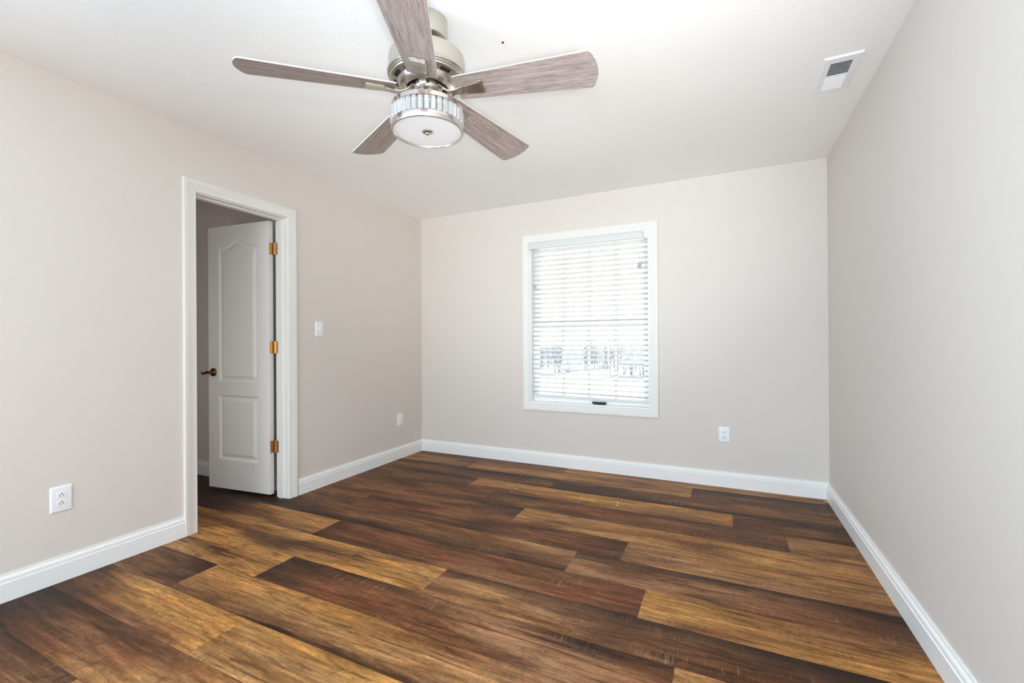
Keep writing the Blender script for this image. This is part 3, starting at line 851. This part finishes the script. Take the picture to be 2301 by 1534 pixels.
for bank, (ya, yb, ta) in enumerate(((sy0, ymid0, 34), (ymid1, sy1, -40))):
    for i in range(ns):
        yc = ya+(yb-ya)*(i+.5)/ns
        t = math.radians(ta)
        b = MB()
        hw_, th = (.0058, .0005) if bank == 0 else (.0049, .0005)
        c, s_ = math.cos(t), math.sin(t)
        ol = [(-hw_, -th), (hw_, -th), (hw_, th), (-hw_, th)]
        if bank == 0: ol = [(-hw_*.62, -th), (hw_*.62, -th), (hw_*.62, th), (-hw_*.62, th)]
        b.prism(ol, lambda u, v, h: (h, yc+u*c-v*s_, H-.0055+u*s_+v*c), sx0, sx1)
        vpart(b, 'louvre', M['plastic'])
nail = MB().lathe([(.0045, 0), (.005, -.002), (.003, -.004), (.0005, -.0045)], 12, (2.034, -2.108, H)).build('ceiling_nail', M['dark_metal'], smooth=40)
tag(nail, 'tiny dark nail head in the ceiling right of the fan', 'nail')

# ------------------------------------------------------------------ ceiling fan
FX, FY = 1.814, -2.3558
fan = thing('ceiling_fan', 'brushed nickel ceiling fan with five grey wood blades and crystal drum light', 'ceiling fan', (FX, FY, H))
finv = Matrix.Translation((-FX, -FY, -H))
def fpart(mb, name, m, parent=fan, **kw):
    o = mb.build(name, m, parent, **kw)
    if parent is fan: o.matrix_parent_inverse = finv
    return o
C0 = (FX, FY, 0)
can = MB().lathe([(.078, H), (.082, H-.003), (.082, H-.076), (.080, H-.082), (.075, H-.085), (.069, H-.085), (.066, H-.082), (.065, H-.074), (.060, H-.072), (.056, H-.074), (.054, H-.070), (.054, H-.030), (.004, H-.028)], 56, C0)
fpart(can, 'canopy', M['nickel'], smooth=35)
fpart(MB().lathe([(.019, H-.028), (.019, 2.300), (.034, 2.294), (.036, 2.280)], 28, C0), 'downrod', M['dark_metal'], smooth=35)
mot = MB().lathe([(0.004, 2.301), (0.06, 2.301), (0.12, 2.297), (0.142, 2.291), (0.15, 2.283), (0.152, 2.273), (0.152, 2.223), (0.155, 2.22), (0.1575, 2.216), (0.1575, 2.211), (0.154, 2.207), (0.15, 2.206), (0.149, 2.202), (0.145, 2.2), (0.143, 2.194), (0.134, 2.191), (0.118, 2.184), (0.112, 2.175), (0.108, 2.168), (0.098, 2.162), (0.087, 2.159), (0.082, 2.162), (0.079, 2.171), (0.078, 2.179), (0.05, 2.181)], 72, C0)
motor = fpart(mot, 'motor_housing', M['nickel'], smooth=32)
# ventilation slots on the sloping underside
for k in range(11):
    a = 2*PI*(k+.35)/11
    b = MB(); vs = []
    for r_, z_ in ((.1195, 2.1846), (.1335, 2.1903)):
        for da in (-.17, -.085, 0, .085, .17):
            vs.append((FX+r_*math.cos(a+da), FY+r_*math.sin(a+da), z_))
    vs2 = [(x, y, z+.003) for x, y, z in vs]
    fs = [(i, i+1, 6+i, 5+i) for i in range(4)]+[(10+i, 15+i, 16+i, 11+i) for i in range(4)]
    fs += [(i, 10+i, 11+i, i+1) for i in range(4)]+[(5+i, 6+i, 16+i, 15+i) for i in range(4)]+[(0, 5, 15, 10), (4, 14, 19, 9)]
    vs = [(x, y, z-.0006) for x, y, z in vs]
    b.add(vs+vs2, fs)
    b.build('vent_slot', M['slot'], motor)
fpart(MB().lathe([(.004, 2.181), (.0775, 2.1805), (.0775, 2.1775), (.004, 2.178)], 40, C0), 'flywheel', M['slot'], smooth=35)
fpart(MB().lathe([(.050, 2.179), (.060, 2.1785), (.062, 2.176), (.062, 2.154), (.060, 2.151), (.004, 2.151)], 48, C0), 'blade_hub', M['nickel_bright'], smooth=35)
fpart(MB().lathe([(.056, 2.152), (.056, 2.150), (.0535, 2.147), (.0535, 2.088), (.004, 2.088)], 48, C0), 'light_neck', M['nickel_bright'], smooth=35)
# blades
BR, BW, BP, BA, RR, WR, DZR = .6585, .0862, -.2237, .171, .1266, .0594, -.0363
TX, TY, ZB = .0025, .012, 2.1502
def blade_frame(k):
    a = BA+k*2*PI/5
    rad = Vector((math.cos(a), math.sin(a), 0)); tan = Vector((-math.sin(a), math.cos(a), 0))
    bt = tan*math.cos(BP)+Vector((0, 0, math.sin(BP)))
    nn = rad.cross(bt)
    def f(r, s, h):
        p = rad*r+bt*s+nn*h
        return (FX+p.x, FY+p.y, ZB+p.z+DZR*r+TX*p.x+TY*p.y)
    def g(r, s, h):      # same but without blade pitch
        p = rad*r+tan*s+Vector((0, 0, h))
        return (FX+p.x, FY+p.y, ZB+p.z+DZR*r+TX*p.x+TY*p.y)
    return f, g
def blade_outline():
    pts = []
    # root edge slightly rounded, sides widening, shallow curved tip
    pts += [(RR+.004, -WR), (RR, -WR+.004), (RR, WR-.004), (RR+.004, WR)]
    n = 10
    for i in range(1, n):
        t = i/n
        pts.append((RR+(BR-RR)*t, WR+(BW-WR)*t))
    m_ = 18
    for i in range(m_+1):
        t = 1-2*i/m_
        e = abs(t)
        s = BW*t
        x = BR+.024*(1-t*t)
        if e > .93: x -= .004*((e-.93)/.07)
        pts.append((x, s))
    for i in range(n-1, 0, -1):
        t = i/n
        pts.append((RR+(BR-RR)*t, -(WR+(BW-WR)*t)))
    return pts
BO = blade_outline()
for k in range(5):
    f, g = blade_frame(k)
    me = bpy.data.meshes.new('blade')
    n = len(BO); th = .0055
    vs = [f(r, s, 0) for r, s in BO]+[f(r, s, th) for r, s in BO]
    fs = [tuple(range(n-1, -1, -1)), tuple(range(n, 2*n))]+[(i, (i+1) % n, n+(i+1) % n, n+i) for i in range(n)]
    me.from_pydata(vs, [], fs)
    uvl = me.uv_layers.new(name='UVMap')
    for lp in me.loops:
        r, s = BO[lp.vertex_index % n]
        uvl.data[lp.index].uv = (r+k*3.7, s+k*1.9)
    me.materials.append(M['blade']); me.materials.append(M['blade_edge'])
    for pi in range(2, len(me.polygons)): me.polygons[pi].material_index = 1
    bo = bpy.data.objects.new('blade', me); COL.objects.link(bo); bo.parent = fan; bo.matrix_parent_inverse = finv
    md = bo.modifiers.new('bevel', 'BEVEL'); md.width = .001; md.segments = 2; md.limit_method = 'ANGLE'
    # bracket plate under the blade: a tray with a raised rim
    pl = MB()
    po = [(.158, -.020), (.170, -.026), (.232, -.033), (.240, -.030), (.243, -.016), (.240, 0), (.243, .016), (.240, .030), (.232, .033), (.170, .026), (.158, .020)]
    pl.prism(po, lambda u, v, h: f(u, v, h), -.009, 0.0)
    pl.prism([(r, s) for r, s in ((.164, -.018), (.232, -.0285), (.235, -.020), (.235, .020), (.232, .0285), (.164, .018))], lambda u, v, h: f(u, v, h), -.0115, -.008)
    ar = pl.build('blade_arm', M['nickel'], fan, bevel=.0018); ar.matrix_parent_inverse = finv
    # curved neck from the hub down and out to the plate
    path = [(.057, .018), (.066, .014), (.076, .004), (.090, -.007), (.108, -.0125), (.128, -.0125), (.146, -.010), (.162, -.007)]
    wid = [.021, .020, .0165, .014, .0135, .0145, .0175, .020]
    vs = []; fs = []
    for (r, h), w in zip(path, wid):
        tw = max(0, min(1, (r-.09)/.07))
        for s_, dh in ((-w, -.003), (w, -.003), (w, .003), (-w, .003)):
            p0, p1 = Vector(g(r, s_, h+dh)), Vector(f(r, s_, h+dh))
            vs.append(p0.lerp(p1, tw))
    for i in range(len(path)-1):
        for q in range(4):
            fs.append((i*4+q, i*4+(q+1) % 4, (i+1)*4+(q+1) % 4, (i+1)*4+q))
    fs += [(0, 1, 2, 3), tuple(len(vs)-4+q for q in (3, 2, 1, 0))]
    nk = MB().add(vs, fs).build('neck', M['nickel'], ar, smooth=40, bevel=.0012)
# drum light
lk = MB().lathe([(.052, 2.090), (.130, 2.088), (.1405, 2.0865), (.1425, 2.084), (.1425, 2.068), (.1405, 2.066), (.128, 2.066), (.128, 2.070), (.052, 2.074)], 84, C0)
kit = fpart(lk, 'light_kit', M['nickel_bright'], smooth=35)
lo = MB().lathe([(.128, 2.013), (.1425, 2.013), (.1440, 2.011), (.1440, 1.990), (.1425, 1.9865), (.1365, 1.9860), (.1345, 1.989), (.1345, 1.994), (.128, 1.994)], 84, C0, close=True)
lo.build('lower_band', M['nickel_bright'], kit, smooth=35)
MB().lathe([(.122, 2.070), (.122, 1.998)], 72, C0).build('inner_drum', M['nickel_bright'], kit, smooth=60)
MB().lathe([(.0005, 1.9920), (.080, 1.9920), (.1350, 1.9925), (.1350, 1.996), (.0005, 1.996)], 84, C0).build('diffuser', M['diffuser'], kit, smooth=35)
fn = MB().lathe([(.0215, 1.9922), (.0225, 1.990), (.0205, 1.9875), (.011, 1.9855), (.0085, 1.9845), (.0075, 1.981), (.004, 1.9785), (.0005, 1.978)], 32, C0)
fn.build('finial', M['nickel'], kit, smooth=35)
NC = 36
for k in range(NC):
    a = 2*PI*(k+.5)/NC
    rad = Vector((math.cos(a), math.sin(a), 0)); tan = Vector((-math.sin(a), math.cos(a), 0))
    def cf(u, v, h): 
        p = rad*(u)+tan*v
        return (FX+p.x, FY+p.y, h)
    ol = [(.132, -.0104), (.140, -.0108), (.1475, -.0055), (.1475, .0055), (.140, .0108), (.132, .0104)]
    b = MB()
    n = 6
    zs = [(2.0135, .55), (2.0185, 1.0), (2.0600, 1.0), (2.0655, .55)]
    vs = []; fs = []
    for z, sc in zs:
        for u, v in ol: vs.append(cf(.138+(u-.138)*sc, v*(.6+.4*sc), z))
    for i in range(3):
        for q in range(n): fs.append((i*n+q, i*n+(q+1) % n, (i+1)*n+(q+1) % n, (i+1)*n+q))
    fs += [tuple(range(n-1, -1, -1)), tuple(3*n+q for q in range(n))]
    b.add(vs, fs).build('crystal_prism', M['crystal'], kit)

# ------------------------------------------------------------------ small white specks on the floor
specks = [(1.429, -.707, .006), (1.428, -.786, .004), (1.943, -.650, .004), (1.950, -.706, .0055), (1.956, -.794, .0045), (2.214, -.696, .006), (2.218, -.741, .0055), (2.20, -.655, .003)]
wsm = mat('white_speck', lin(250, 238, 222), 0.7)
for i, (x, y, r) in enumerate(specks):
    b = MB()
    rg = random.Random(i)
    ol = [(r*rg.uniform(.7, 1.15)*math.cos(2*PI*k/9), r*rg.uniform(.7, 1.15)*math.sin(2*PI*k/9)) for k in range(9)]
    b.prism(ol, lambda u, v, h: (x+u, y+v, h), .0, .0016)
    tag(b.build('floor_speck', wsm), 'tiny white speck on the wood floor', 'speck', 'white specks on the floor')

# ------------------------------------------------------------------ outdoors, seen between the slats
def ground_mat():
    m = bpy.data.materials.new('pale_winter_ground'); m.use_nodes = True
    nt = m.node_tree; b = nt.nodes['Principled BSDF']
    tc = nt.nodes.new('ShaderNodeTexCoord').outputs['Object']
    a = stretched(nt, tc, .35, .12, 1, 4, .5)
    sp = nt.nodes.new('ShaderNodeSeparateXYZ'); nt.links.new(tc, sp.inputs[0])
    far = math_node(nt, 'MULTIPLY', math_node(nt, 'SUBTRACT', sp.outputs['Y'], 9.0), 0.15, clamp=True)
    fac = math_node(nt, 'MULTIPLY', ramp(nt, a, .40, .58), far)
    c = mixc(nt, 'MIX', fac, lin(206, 202, 194), lin(62, 67, 76))
    nt.links.new(c, b.inputs['Base Color']); b.inputs['Roughness'].default_value = .9
    return m
gm = MB().add([(-70, BT+.02, -.45), (40, BT+.02, -.45), (40, 110, -.45), (-70, 110, -.45)], [(0, 1, 2, 3)])
struct(gm.build('ground', ground_mat()), 'pale yard seen through the blind', 'ground')
tw_ = MB()
rg = random.Random(11)
for i in range(1300):
    y = rg.uniform(16, 46); x = 2.9-(y+3.8)*rg.uniform(.08, .55)
    dens = .5+.5*math.sin(x*.9+1.3)*math.sin(y*.5)
    if rg.random() > .45+.5*dens: continue
    h = rg.uniform(.7, 2.3)*(.6+.4*dens); r = rg.uniform(.010, .034)
    lean = rg.uniform(-.12, .12)
    tw_.tube([(x, y, -.45), (x+lean*h*.5, y, -.45+h*.55), (x+lean*h*1.6, y+rg.uniform(-.2, .2), -.45+h)], r, 4, r2=r*.3, cap=False)
    for q in range(3):
        zz = h*rg.uniform(.35, .8); sd = rg.choice((-1, 1))
        tw_.tube([(x+lean*zz*.9, y, -.45+zz), (x+lean*zz*.9+sd*rg.uniform(.2, .7), y, -.45+zz+rg.uniform(.15, .6))], r*.45, 3, r2=r*.15, cap=False)
tag(tw_.build('bare_brush', mat('grey_bark', lin(112, 115, 124), .9)), 'bare grey brush beyond the lower half of the window', 'brush', kind='stuff')
